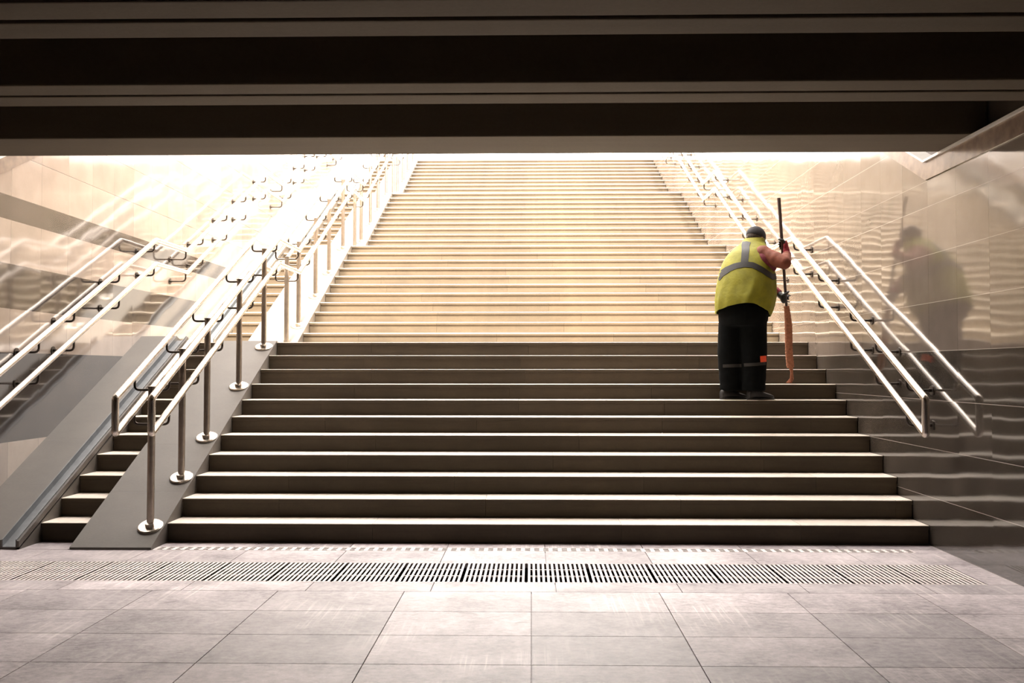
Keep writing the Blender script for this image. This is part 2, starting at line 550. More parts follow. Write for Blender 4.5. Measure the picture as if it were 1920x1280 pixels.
tag(MB().box(XW * R - 0.3, XR * R + 0.3, ZEND * K, ZEND * K + 0.3, -0.5, base_h(NF) * R).build('trim_9', M_CONC2), kind='structure')  # unseen end wall, added to keep light out from under the stairs
# ------------------------------------------------------------------ stairs
def step_mesh(x0, x1, w=None):
    """one granite step: riser block and a tread slab with a slightly proud, rounded nosing"""
    m = MB()
    d = T * K
    m.prism_x([(0.010, 0.0), (d + 0.02, 0.0), (d + 0.02, R - 0.032), (0.010, R - 0.032)], x0, x1)
    m.prism_x([(0.0, R - 0.032), (d + 0.016, R - 0.032), (d + 0.016, R), (0.004, R), (0.0, R - 0.005)], x0, x1)
    return m
def cut_steps(x0, x1, joints):
    m = MB()
    e = [x0] + [j for j in joints if x0 < j < x1] + [x1]
    for a, b in zip(e[:-1], e[1:]):
        s = step_mesh(a + (0.0003 if a != x0 else 0), b - (0.0003 if b != x1 else 0)); m.add(s.v, s.f)
    return m
def flight(name, k, x0, x1, label, cat, group, njoint):
    root = empty(name, (0, z_first(k) * K, base_h(k) * R), label, cat, group)
    for i in range(11):
        rnd = random.Random(k * 100 + i + int(x1))
        js = []
        if njoint:
            x = x0 + rnd.uniform(0.5, 1.6)
            while x < x1: js.append(x); x += rnd.uniform(1.3, 1.9)
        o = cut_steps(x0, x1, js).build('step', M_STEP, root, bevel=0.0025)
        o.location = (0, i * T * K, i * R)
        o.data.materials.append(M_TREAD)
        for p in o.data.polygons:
            if p.normal.z > 0.5: p.material_index = 1  # faces turned upward take the pale tread stone
    return root
for k in range(NF):
    flight('stair_flight', k, XS0 * R + 0.002, XR * R - 0.004, 'wide flight of eleven worn granite steps, %s of the staircase' % ORD[k], 'stairs', 'wide stair flights', True)
    flight('narrow_stair_flight', k, XN0 * R + 0.002, XN1 * R - 0.002, 'narrow flight of small steps between the two stone ramps, %s one' % ORD[k], 'stairs', 'narrow stair flights', False)
for k in range(NF):
    y0 = z_last(k) * K + T * K
    y1 = z_first(k + 1) * K if k < NF - 1 else ZEND * K
    h = base_h(k + 1) * R
    m = MB()
    nx = 7
    y0m = y0 + 0.022
    m.box(XS0 * R, XR * R - 0.004, y0m, y1 + (0.01 if k < NF - 1 else 0), h - 0.25, h)
    m.box(XB0 * R + 0.002, XB1 * R - 0.002, z_last(k) * K + 0.062, y1 - T * K, h - 0.25, h)
    m.box(XN0 * R, XN1 * R, y0m, y1 + 0.01, h - 0.25, h)
    m.box(XW * R + 0.004, XN0 * R, z_last(k) * K + 0.222, y1 - T * K, h - 0.25, h)
    if k == NF - 1:
        m.box(XW * R + 0.004, XS0 * R, y1 - T * K, y1, h - 0.25, h)
    lab = ('flat stone landing above the %s flight of steps' % ORD[k]) if k < NF - 1 else 'level stone pavement at the head of the stairs'
    tag(m.build('stair_landing', M_PAVE), lab, 'landing')

def ramp_prof(k, off, thick=0.5):
    a, b = z_first(k) - T, z_last(k)
    h0, h1 = base_h(k) * R, base_h(k + 1) * R
    o = off * R
    return a * K, b * K, h0, h1, o
for k in range(NF):
    a, b, h0, h1, o = ramp_prof(k, 0.12)
    # ramp carrying the posts: slabs with fine cross joints
    root = empty('post_ramp', ((XB0 + XB1) / 2 * R, a, h0), 'sloping stone ramp carrying the rail posts beside the %s wide flight' % ORD[k], 'ramp', 'stone ramps carrying the posts')
    m = MB()
    n = 5
    for i in range(n):
        f0, f1 = i / n, (i + 1) / n
        g = 0.0015
        ya, yb = a + (b - a) * f0 + (g if i else 0), a + (b - a) * f1 - (g if i < n - 1 else 0)
        za, zb = h0 + (h1 - h0) * f0, h0 + (h1 - h0) * f1
        m.prism_x([(ya, min(za, h0) - 0.02 if i == 0 else za - 0.30), (yb, zb - 0.30), (yb, zb + o), (ya, za + o)], XB0 * R, XB1 * R)
    # end onto the landing
    m.prism_x([(b, h1 - 0.2), (b + 0.06, h1 - 0.2), (b + 0.06, h1 + 0.001), (b, h1 + o)], XB0 * R, XB1 * R)
    mm = MB(); mm.v = [Vector(v) - root.location for v in m.v]; mm.f = m.f
    mm.build('ramp_slab', M_RAMP, root)
    # ramp along the left wall with its steel wheel channel
    a, b, h0, h1, o = ramp_prof(k, 0.47)
    root = empty('wall_ramp', ((XW + XN0) / 2 * R, a, h0), 'stone ramp with a steel wheel channel along the left wall, %s flight' % ORD[k], 'ramp', 'stone ramps along the left wall')
    XC = -26.45 * R; XE = XN0 * R
    def run(x0, x1, lo, hi, ext=0.0):
        m = MB()
        m.prism_x([(a, h0 + lo), (b, h1 + lo), (b, h1 + hi), (a, h0 + hi)], x0, x1)
        mm = MB(); mm.v = [Vector(v) - root.location for v in m.v]; mm.f = m.f
        return mm
    m = MB()
    n = 5
    for i in range(n):
        f0, f1 = i / n, (i + 1) / n; g = 0.0015
        ya, yb = a + (b - a) * f0 + (g if i else 0), a + (b - a) * f1 - (g if i < n - 1 else 0)
        za, zb = h0 + (h1 - h0) * f0, h0 + (h1 - h0) * f1
        m.prism_x([(ya, (za - 0.02) if i == 0 else za - 0.3), (yb, zb - 0.3), (yb, zb + o), (ya, za + o)], XW * R, XC - 0.004)
    m.prism_x([(b, h1 - 0.2), (b + 0.22, h1 - 0.2), (b + 0.22, h1 + 0.001), (b, h1 + o)], XW * R, XC - 0.004)
    m.prism_x([(b, h1 - 0.2), (b + 0.22, h1 - 0.2), (b + 0.22, h1), (b, h1)], XC - 0.004, XE)
    m.prism_x([(a, h0 - 0.02), (a + 0.45, h0 - 0.02), (b, h1 - 0.3), (b, h1 + o * 0.2), (a, h0 + o * 0.2)], XC - 0.004, XE)
    m.prism_x([(a, h0 + o * 0.2 - 0.01), (b, h1 + o * 0.2 - 0.01), (b, h1 + o * 0.9), (a, h0 + o * 0.9)], XE - 0.022, XE)
    mm = MB(); mm.v = [Vector(v) - root.location for v in m.v]; mm.f = m.f
    mm.build('ramp_slab', M_RAMP, root)
    ch = run(XC, XE - 0.024, o * 0.2, o * 0.2 + 0.006)
    c2 = run(XC - 0.004, XC + 0.003, o * 0.2, o + 0.004); ch.add(c2.v, c2.f)
    c2 = run(XE - 0.026, XE - 0.018, o * 0.2, o + 0.004); ch.add(c2.v, c2.f)
    tag(ch.build('wheel_channel', M_CHAN, root), 'bluish steel channel along the ramp edge')

# ------------------------------------------------------------------ handrails
RS = 0.0263                         # where the rails start
HU, HL = 7.72, 5.95                 # upper / lower rail above the nosing line of the flight
RB = 0.0391                         # first bend
RT = 0.025                          # rail radius
def rail_nodes(x, hgt, z_end=0.0905):
    n = [P(x, RS, hgt)]
    for k in range(NF):
        n.append(P(x, RB + FL * k, base_h(k + 1) + hgt - 0.15))
        if k < NF - 1: n.append(P(x, RB + FL * k + 0.0036, base_h(k + 1) + hgt - 0.15))
    n.append(P(x, z_end, base_h(NF) + hgt - 0.15))
    return n
def rail_h(zu, hgt):
    n = [(RS, hgt)]
    for k in range(NF):
        n.append((RB + FL * k, base_h(k + 1) + hgt - 0.15)); n.append((RB + FL * k + 0.0036, base_h(k + 1) + hgt - 0.15))
    for (a, ha), (b, hb) in zip(n[:-1], n[1:]):
        if a <= zu <= b: return ha + (hb - ha) * (zu - a) / (b - a)
    return n[-1][1]
POSTZ = [0.0274, 0.0298, 0.0321, 0.0356, 0.0389]
for k in range(1, NF):
    o_ = FL * k
    POSTZ += [0.0261 + o_, 0.0283 + o_, 0.0318 + o_, 0.0350 + o_, 0.0388 + o_]
def rail_pair(root, x):
    L = root.location
    def loc(p): return [Vector(q) - L for q in p]
    up = fillet(rail_nodes(x, HU), 0.05); lo = fillet(rail_nodes(x, HL), 0.05)
    MB().tube(loc(up), RT, 16).build('upper_rail', M_STEEL, root, smooth=40)
    MB().tube(loc(lo), RT, 16).build('lower_rail', M_STEEL, root, smooth=40)
    a, b = up[0], lo[0]
    du = (up[1] - up[0]).normalized()
    pts = fillet([a + du * 0.002, a - du * 0.05, b - du * 0.05, b + du * 0.002], 0.045, 8)
    MB().tube(loc(pts), RT * 1.01, 16).build('rail_end', M_STEEL, root, smooth=40)
def wall_arm(m, xw, xr, zu, hgt):
    """curved arm from the wall plate out under the rail"""
    s = 1 if xr > xw else -1
    h = rail_h(zu, hgt)
    y = zu * K
    top = Vector((xr * R, y, h * R - RT * 0.6)); low = h * R - 0.105
    pts = fillet([Vector((xw * R + s * 0.005, y, low)), Vector((xr * R - s * 0.0, y, low)), top], 0.10, 9)
    m.tube(pts, 0.0095, 10)
for (nm, xw, xr, lab) in (('wall_handrail', XR, 19.12, 'double steel handrail on the right wall beside the sweeper'),
                          ('wall_handrail', XW, -27.8, 'double steel handrail on the left wall above the wall ramp')):
    root = empty(nm, P(xr, RS, 0), lab, 'handrail')
    rail_pair(root, xr)
    s = 1 if xr > xw else -1
    for zu in POSTZ:
        for hgt in (HU, HL):
            m = MB(); wall_arm(m, xw, xr, zu, hgt)
            m.v = [Vector(v) - root.location for v in m.v]
            o = m.build('rail_bracket', M_ARM, root, smooth=40)
            low = rail_h(zu, hgt) * R - 0.105
            p = Vector((xw * R, zu * K, low)) - root.location
            MB().cyl(p + Vector((s * 0.0005, 0, 0)), p + Vector((s * 0.009, 0, 0)), 0.036, 20).cyl(p, p + Vector((s * 0.03, 0, 0)), 0.013, 12).build('wall_plate', M_ARM, o, smooth=40)
XPO = -19.62
root = empty('post_handrail', P(XPO, RS, 0), 'freestanding steel handrail on posts with four rails, left of the wide stairs', 'handrail')
XRL, XRR = XPO - 0.9, XPO + 0.9
rail_pair(root, XRL); rail_pair(root, XRR)
for zu in POSTZ:
    g = nose_h(zu)
    on_ramp = any(z_first(k) - T < zu < z_last(k) for k in range(NF))
    gz = (g + (0.12 if on_ramp else 0)) * R
    top = rail_h(zu, HU) * R - 0.075
    L = root.location
    p = Vector((XPO * R, zu * K, gz)) - L
    m = MB().cyl(p, Vector((p.x, p.y, top - 0.012)), 0.027, 20)
    m.tube([Vector((p.x, p.y, top - 0.012)), Vector((p.x, p.y, top - 0.003)), Vector((p.x, p.y, top))], [0.029, 0.029, 0.022], 20)
    post = m.build('post', M_POST, root, smooth=40)
    slope = 1 / T * R / K if on_ramp else 0
    n = Vector((0, -slope, 1)).normalized()
    MB().tube([p + n * 0.0, p + n * 0.012, p + n * 0.018], [0.092, 0.092, 0.084], 28).tube([p, p + n * 0.045], [0.036, 0.034], 20).build('base_flange', M_STEEL, post, smooth=22)
    for xr, s in ((XRL, -1), (XRR, 1)):
        for hgt in (HU, HL):
            h = rail_h(zu, hgt) * R
            pts = fillet([Vector((XPO * R + s * 0.022, zu * K, h - 0.105)), Vector((xr * R, zu * K, h - 0.105)), Vector((xr * R, zu * K, h - RT * 0.6))], 0.075, 8)
            MB().tube([q - L for q in pts], 0.0095, 10).build('rail_arm', M_ARM, post, smooth=40)

# ------------------------------------------------------------------ the sweeper
X0, Y0, Z0 = 2.045, 9.085, 7 * R
TH = math.radians(45)
CT, ST = math.cos(TH), math.sin(TH)
def L3(F, Rr, Z): return Vector((F * CT + Rr * ST, F * ST - Rr * CT, Z))
person = empty('person', (X0, Y0, Z0), 'person in a yellow hi-vis vest and dark cap, stooping to sweep the steps', 'person')
def bake(mb, name, mat, parent, voxel, smooth_it=4, smooth=180):
    me = mb.mesh(name + '_raw')
    ob = bpy.data.objects.new(name + '_raw', me); COL.objects.link(ob)
    md = ob.modifiers.new('r', 'REMESH'); md.mode = 'VOXEL'; md.voxel_size = voxel
    if smooth_it:
        sm = ob.modifiers.new('s', 'SMOOTH'); sm.iterations = smooth_it; sm.factor = 0.5
    dg = bpy.context.evaluated_depsgraph_get(); dg.update()
    new = bpy.data.meshes.new_from_object(ob.evaluated_get(dg))
    bpy.data.objects.remove(ob); bpy.data.meshes.remove(me)
    new.name = name
    new.materials.clear(); new.materials.append(mat)
    for p in new.polygons: p.use_smooth = True
    o = bpy.data.objects.new(name, new); COL.objects.link(o); o.parent = parent
    return o
def ring(F, Rr, Z, a, b, n=40, p=2.0, fn=None):
    out = []
    for i in range(n):
        t = 2 * math.pi * i / n
        c, s = math.cos(t), math.sin(t)
        e = 2.0 / p
        x = a * math.copysign(abs(c) ** e, c); y = b * math.copysign(abs(s) ** e, s)
        k = 1.0; dz = 0.0
        if fn: k, dz = fn(t, Z)
        out.append(L3(F + x * k, Rr + y * k, Z + dz))
    return out
def lerp_rings(rows, sub=4):
    """smooth interpolation of (Z,F,R,a,b) rows"""
    out = []
    for i in range(len(rows) - 1):
        p0 = rows[max(0, i - 1)]; p1 = rows[i]; p2 = rows[i + 1]; p3 = rows[min(len(rows) - 1, i + 2)]
        for k in range(sub):
            t = k / sub
            out.append([0.5 * ((2 * b) + (-a + c) * t + (2 * a - 5 * b + 4 * c - d) * t * t + (-a + 3 * b - 3 * c + d) * t ** 3) for a, b, c, d in zip(p0, p1, p2, p3)])
    out.append(list(rows[-1]))
    return out

M_SKIN = simple('skin', (0.50, 0.27, 0.18), 0.5, 0, 40, 0.08)
M_VEST = NT('hi_vis_yellow')
_o = M_VEST.obj()
_f = M_VEST.noise(_o, 9, 4); _w = M_VEST.noise(_o, 240, 2)
M_VEST.set(Base_Color=M_VEST.ramp(_f, [(0.3, (0.165, 0.155, 0.002)), (0.7, (0.25, 0.235, 0.004))]), Roughness=0.75)
M_VEST.bump(M_VEST.math('ADD', _f, M_VEST.math('MULTIPLY', _w, 0.1)), 0.5, 0.02)
M_VEST = M_VEST.m
M_TAPE = simple('grey_reflective_tape', (0.022, 0.020, 0.018), 0.6, 0, 60, 0.12, spec=0.25)
M_TROU = simple('dark_trousers', (0.0025, 0.003, 0.003), 0.95, 0, 18, 0.3, 0.4, spec=0.08)
M_SLEEVE = simple('rust_sleeve', (0.165, 0.042, 0.019), 0.8, 0, 25, 0.18, 0.4)
M_SHIRT = simple('maroon_shirt', (0.16, 0.02, 0.035), 0.8, 0, 25, 0.18, 0.3)
M_CAP = simple('dark_cap', (0.016, 0.014, 0.017), 0.8, 0, 40, 0.25, 0.3)
M_SHOE = simple('dark_shoes', (0.010, 0.008, 0.008), 0.55, 0, 30, 0.2)
M_GLOVE = simple('maroon_glove', (0.30, 0.03, 0.05), 0.75, 0, 60, 0.2, 0.4)
M_PALM = simple('black_rubber', (0.022, 0.020, 0.020), 0.6, 0, 60, 0.2, 0.3)
M_PATCH = simple('orange_red_patch', (0.85, 0.09, 0.03), 0.6)
M_EYE = simple('eye', (0.7, 0.66, 0.6), 0.2)
M_HAIR = simple('grey_hair', (0.12, 0.10, 0.09), 0.8, 0, 90, 0.3, 0.5)

# skeleton points (forward, right, up) measured from between the feet
SR = L3(0.06, 0.172, 1.385); ER = L3(0.055, 0.40, 1.285)
SLh = L3(0.13, -0.13, 1.36); EL = L3(0.31, -0.02, 1.16)
BB = Vector((0.50, 0.185, 0.150)); BT = Vector((0.312, -0.105, 1.92))      # broom foot and top (from the feet)
def broom_at(z): t = (z - BB.z) / (BT.z - BB.z); return BB + (BT - BB) * t
HRg, HLg = broom_at(1.475), broom_at(0.975)
BD = (BT - BB).normalized()
def wrist_for(elbow, grip, d=0.075):
    v = (elbow - grip); v = v - BD * v.dot(BD) * 0.35
    return grip + v.normalized() * d
SIDE_R = Vector((0.80, -0.60, 0.0)); SIDE_L = Vector((-0.75, -0.66, 0.0))
WR = HRg + SIDE_R * 0.040 - BD * 0.085
WL = HLg + (EL - HLg).normalized() * 0.095
HEADC = L3(0.215, 0.005, 1.566)
pit_h = math.radians(24)
# head axes: face turned forward and down
hf = (L3(1, 0.10, 0)).normalized(); hr = Vector((hf.y, -hf.x, 0)); 
fwd = (hf * math.cos(pit_h) - Vector((0, 0, 1)) * math.sin(pit_h)).normalized()
upv = hr.cross(fwd).normalized()
HM = Matrix((fwd, -hr, upv)).transposed()       # local x=face, y=left, z=up
def HP(x, y, z): return HEADC + HM @ Vector((x, y, z))

body = MB()
tor = [(0.80, -0.03, 0, .17, .19), (0.92, -0.02, 0, .19, .21), (1.05, 0.02, 0, .205, .225), (1.18, 0.04, 0, .195, .215), (1.30, 0.06, 0, .165, .20), (1.40, 0.09, 0, .13, .17), (1.46, 0.12, 0, .09, .10), (1.52, 0.16, 0, .062, .064), (1.58, 0.19, 0, .058, .06)]
body.rings([ring(f, r, z, a, b, 28) for z, f, r, a, b in lerp_rings(tor)])
def limb(m, pts, rad, seg=16): m.tube(fillet(pts, 0.05, 5), 0.05, seg) if not isinstance(rad, list) else m.tube(pts, rad, seg)
def taper(m, a, b, c, r0, r1, r2, seg=16):
    pts = [a + (b - a) * t for t in (0, .3, .6, .9)] + [b + (c - b) * t for t in (0.1, .4, .7, 1)]
    rr = [r0 + (r1 - r0) * t for t in (0, .3, .6, .95)] + [r1 + (r2 - r1) * t for t in (0.05, .4, .7, 1)]
    m.tube(pts, rr, seg); m.ball(a, r0); m.ball(c, r2); m.ball(b, r1)
taper(body, SR, ER, WR, 0.058, 0.044, 0.030)
taper(body, SLh, EL, WL, 0.058, 0.044, 0.030)
LEGS = {'l': (L3(-0.03, -0.10, 0.86), L3(-0.03, -0.11, 0.47), Vector((-0.155, 0.045, 0.085))),
        'r': (L3(-0.03, 0.10, 0.86), L3(0.0, 0.105, 0.47), Vector((0.075, -0.075, 0.085)))}
for k, (a, b, c) in LEGS.items():
    taper(body, a, b, c, 0.095, 0.062, 0.042)
    body.tube([c, c + Vector((0, 0, -0.05))], [0.042, 0.04], 12)
FOOTDIR = Vector((math.cos(math.radians(18)), math.sin(math.radians(18)), 0))
for k in LEGS:
    c = LEGS[k][2]
    body.tube([Vector((c.x, c.y, 0.045)) - FOOTDIR * 0.03, Vector((c.x, c.y, 0.04)) + FOOTDIR * 0.06, Vector((c.x, c.y, 0.035)) + FOOTDIR * 0.15], [0.032, 0.034, 0.025], 12)
# head: skull, jaw, nose, lips, ears, brow
body.ball(HP(-0.012, 0, 0.02), 0.098, 0.077, 0.098, M=HM, seg=24, rings=16)
body.ball(HP(0.022, 0, -0.05), 0.068, 0.058, 0.068, M=HM, seg=20, rings=12)
body.tube([HP(0.085, 0, 0.005), HP(0.104, 0, -0.022), HP(0.096, 0, -0.034)], [0.010, 0.016, 0.012], 10)
body.ball(HP(0.078, 0, -0.062), 0.014, 0.026, 0.010, M=HM)
body.ball(HP(0.07, 0, -0.095), 0.020, 0.024, 0.018, M=HM)
for s in (1, -1):
    body.ball(HP(0.07, s * 0.03, 0.018), 0.018, 0.024, 0.009, M=HM)
    body.ball(HP(0.062, s * 0.034, -0.03), 0.024, 0.022, 0.022, M=HM)
    body.ball(HP(-0.012, s * 0.080, -0.015), 0.020, 0.009, 0.032, M=HM)
bo = bake(body, 'body', M_SKIN, person, 0.008, 3)
for s in (1, -1):
    MB().ball(HP(0.079, s * 0.030, 0.000), 0.011, M=HM).build('eye', M_EYE, person, smooth=180)
# hair rim below the cap
hm = MB()
for i in range(19):
    t = math.pi * (0.30 + 1.40 * i / 18)
    hm.ball(HP(-0.012 + 0.088 * math.cos(t), 0.070 * math.sin(t), -0.016), 0.014, 0.014, 0.030, seg=8, rings=6)
bake(hm, 'hair', M_HAIR, person, 0.005, 6)
# cap: crown with panels, band, button and peak
cp = MB()
rows = []
for i in range(10):
    th = math.pi / 2 * i / 9
    k = math.cos(th) ** 0.75 if i < 9 else 0.02
    rows.append([HP(-0.014 + 0.110 * k * math.cos(t) , 0.090 * k * math.sin(t), 0.012 + 0.098 * math.sin(th)) for t in [2 * math.pi * q / 36 for q in range(36)]])
rows.insert(0, [HP(-0.014 + 0.106 * math.cos(t), 0.086 * math.sin(t), -0.004) for t in [2 * math.pi * q / 36 for q in range(36)]])
cp.rings(rows)
capo = cp.build('cap', M_CAP, person, smooth=60)
pk = MB(); rows = []
for i in range(7):
    f = i / 6
    rr = []
    for dz in (0.004, -0.003):
        pass
    w = 0.083 * (1 - 0.35 * f * f)
    rows.append([HP(0.075 + 0.075 * f - 0.05 * (q / 5) ** 2 * (1 - 0.2 * f), w * q / 5, 0.012 - 0.020 * f - 0.018 * (q / 5) ** 2) for q in range(-5, 6)] +
                [HP(0.075 + 0.075 * f - 0.05 * (q / 5) ** 2 * (1 - 0.2 * f), w * q / 5, 0.007 - 0.020 * f - 0.018 * (q / 5) ** 2) for q in range(5, -6, -1)])
pk.rings(rows).build('cap_peak', M_CAP, capo, smooth=60)
MB().ball(HP(-0.014, 0, 0.112), 0.010, 0.010, 0.006, M=HM).build('cap_button', M_CAP, capo, smooth=180)

# shirt at the armholes, sleeves
sh = MB()
for s_, f in ((1, 0.05),):
    sh.ball(L3(f + 0.02, s_ * 0.172, 1.315), 0.118, 0.118, 0.118)
    sh.ball(L3(f + 0.05, s_ * 0.205, 1.29), 0.085, 0.085, 0.10)
bake(sh, 'shirt', M_SHIRT, person, 0.010, 4)
def sleeve(S, E, W, name='sleeve'):
    m = MB()
    def wr(t): return 0.0025 * math.sin(t * 9 + 2) + 0.002 * math.sin(t * 23)
    pts = []; rr = []
    for i in range(13):
        t = i / 12; pts.append(S + (E - S) * t); rr.append(0.080 - 0.016 * t + wr(t))
    for i in range(1, 12):
        t = i / 12; pts.append(E + (W - E) * t); rr.append(0.062 - 0.022 * t + wr(t + 1) * 0.8)
    m.tube(pts, rr, 20); m.ball(S, 0.086); m.ball(E, 0.064)
    return bake(m, name, M_SLEEVE, person, 0.008, 5)
sleeve(SR, ER, WR); sleeve(SLh, EL, WL)

# vest: loose, folded, hem lower at the front than at the back
def vfn(t, Z):
    low = max(0.0, min(1.0, (1.30 - Z) / 0.45))
    k = 1 + low * (0.028 * math.sin(5 * t + 0.6 + 2.2 * Z) + 0.014 * math.sin(9 * t + 1.7 - 3 * Z) + 0.008 * math.sin(17 * t + 5 * Z))
    # viewer side is at t = -pi/4 rotated: F=-, R=+  -> t = 3pi/4
    def ridge(x, p): return (1 - abs(math.sin(x))) ** p
    k += low * (0.045 * ridge(3.0 * t + 1.9 * Z + 0.3, 4) + 0.035 * ridge(5.5 * t - 3.2 * Z + 1.1, 5)) - low * 0.02
    c = math.cos(t - math.radians(140))
    hem = max(0.0, min(1.0, (1.08 - Z) / 0.26))
    dz = hem * (0.085 * max(0, c) ** 1.3 - 0.035 * max(0, math.cos(t - math.radians(35))))
    return k, dz
vr = [(0.825, -0.035, 0.0, .240, .262), (0.92, -0.008, 0, .262, .284), (1.05, 0.022, 0, .266, .288), (1.17, 0.04, 0, .250, .276), (1.27, 0.055, 0, .222, .258), (1.35, 0.075, 0, .196, .236), (1.415, 0.095, 0, .168, .200), (1.465, 0.122, 0, .134, .168), (1.515, 0.155, 0, .110, .116), (1.545, 0.178, 0, .100, .103), (1.562, 0.186, 0, .094, .097)]
vm = MB()
vrings = [ring(f, r, z, a, b, 72, 2.15, vfn) for z, f, r, a, b in lerp_rings(vr, 5)]
inner = [[p + (L3(0.05, 0, p.z) - p) * 0.03 for p in rr] for rr in vrings]
nr = len(vrings); n = 72
vm.rings(vrings, cap=False); 
vm.rings(list(reversed(inner)), cap=False)
off = nr * n
for i in range(n):
    j = (i + 1) % n
    vm.f.append((i, off + (nr - 1) * n + i, off + (nr - 1) * n + j, j))
    a = (nr - 1) * n
    vm.f.append((a + i, a + j, off + j, off + i))
vest = vm.build('vest', M_VEST, person, smooth=70)
bvh = BVHTree.FromPolygons([v.co.copy() for v in vest.data.vertices], [tuple(p.vertices) for p in vest.data.polygons])
# reflective tape laid onto the back of the vest
def tape(pts, width, name='reflective_stripe', bv=None, mat=None, direction=Vector((0, 1, 0)), lift=0.004):
    bv = bv or bvh
    m = MB(); rows = []
    fine = []
    for i in range(len(pts) - 1):
        for k in range(10):
            t = k / 10; fine.append((pts[i][0] + (pts[i + 1][0] - pts[i][0]) * t, pts[i][1] + (pts[i + 1][1] - pts[i][1]) * t))
    fine.append(pts[-1])
    for i, (x, z) in enumerate(fine):
        a = fine[max(0, i - 1)]; b = fine[min(len(fine) - 1, i + 1)]
        tx, tz = b[0] - a[0], b[1] - a[1]; l = math.hypot(tx, tz) or 1
        nx, nz = -tz / l, tx / l
        row = []
        for q in (-1, -0.33, 0.33, 1):
            px, pz = x + nx * width / 2 * q, z + nz * width / 2 * q
            h = bv.ray_cast(Vector((px, 0, pz)) - direction * 1.5, direction)
            if h[0] is None:
                q_ = bv.find_nearest(Vector((px, 0, pz)))
                nn_ = q_[1] if q_[1].dot(q_[0] - Vector((0, 0, q_[0].z))) > 0 else -q_[1]
                row.append((q_[0], nn_)); continue
            row.append((h[0], h[1] if h[1].dot(direction) < 0 else -h[1]))
        if row: rows.append([p + nn * lift for p, nn in row] + [p + nn * 0.0005 for p, nn in reversed(row)])
    if len(rows) < 2: return None
    m.rings(rows)
    return m.build(name, mat or M_TAPE, person, smooth=50)
def px(x, y): return ((x - 1393) * 0.00509, (748 - y) * 0.00509)
tape([px(1401, 449), px(1396, 458), px(1391, 475), px(1386, 497)], 0.06)
tape([px(1342, 521), px(1348, 513), px(1360, 504), px(1372, 499), px(1386, 497), px(1400, 499), px(1415, 507), px(1428, 515), px(1440, 520), px(1450, 517), px(1456, 512)], 0.055)

# trousers
tr = MB()
hip = [(0.70, -0.02, 0.0, .185, .225), (0.78, -0.02, 0.0, .205, .245), (0.86, -0.015, 0.0, .205, .24), (0.95, 0.0, 0.0, .205, .225), (1.02, 0.01, 0, .20, .22)]
tr.rings([ring(f, r, z, a, b, 32) for z, f, r, a, b in lerp_rings(hip)])
def trouser_leg(m, a, b, c, rad):
    pts = []; rr = []
    for i in range(9):
        t = i / 8; pts.append(a + (b - a) * t); rr.append(rad[0] + (rad[1] - rad[0]) * t)
    c2 = Vector((c.x, c.y, 0.085))
    for i in range(1, 11):
        t = i / 10; pts.append(b + (c2 - b) * t); rr.append(rad[1] + (rad[2] - rad[1]) * t + 0.004 * math.sin(t * 22) * t)
    m.tube(pts, rr, 24)
ca = Vector((-0.118, 0.05, 0.09)); cb = Vector((0.068, -0.07, 0.09))
trouser_leg(tr, L3(-0.045, -0.098, 0.80), Vector((-0.128, 0.03, 0.45)), ca, (0.134, 0.124, 0.106))
trouser_leg(tr, L3(-0.015, 0.098, 0.80), Vector((0.075, -0.06, 0.45)), cb, (0.134, 0.124, 0.108))
trou = bake(tr, 'trousers', M_TROU, person, 0.010, 5)
tb = BVHTree.FromPolygons([v.co.copy() for v in trou.data.vertices], [tuple(p.vertices) for p in trou.data.polygons])
tape([px(1351, 685), px(1384, 684)], 0.030, 'trouser_band', tb, M_TAPE)
tape([px(1387, 683), px(1406, 682), px(1425, 680)], 0.030, 'trouser_band', tb, M_TAPE)
tape([px(1414, 672.5), px(1427, 671.5)], 0.058, 'trouser_patch', tb, M_PATCH)

# shoes
def shoe(heel):
    m = MB(); rows = []
    side = Vector((-FOOTDIR.y, FOOTDIR.x, 0))
    prof = [(0.00, .030, .075), (0.02, .038, .100), (0.06, .041, .108), (0.10, .042, .095), (0.14, .046, .072), (0.19, .050, .058), (0.23, .046, .046), (0.262, .034, .034), (0.275, .012, .022)]
    for d, w, h in prof:
        c = heel + FOOTDIR * d
        rr = []
        for q in range(20):
            t = 2 * math.pi * q / 20
            s, z = math.cos(t), math.sin(t)
            rr.append(c + side * w * math.copysign(abs(s) ** 0.8, s) + Vector((0, 0, h / 2 + 0.008 + h / 2 * math.copysign(abs(z) ** 0.85, z))))
        rows.append(rr)
    m.rings(rows)
    up = m.build('shoe', M_SHOE, person, smooth=60)
    s = MB(); rows = []
    for zz in (0.0, 0.016):
        rows.append([heel + FOOTDIR * (0.135 + 0.146 * math.cos(t)) + side * (0.050 * math.sin(t)) + Vector((0, 0, zz)) for t in [2 * math.pi * q / 28 for q in range(28)]])
    s.rings(rows).build('sole', M_PALM, up, smooth=40)
shoe(Vector((-0.225, 0.012, 0.0))); shoe(Vector((0.006, -0.108, 0.0)))

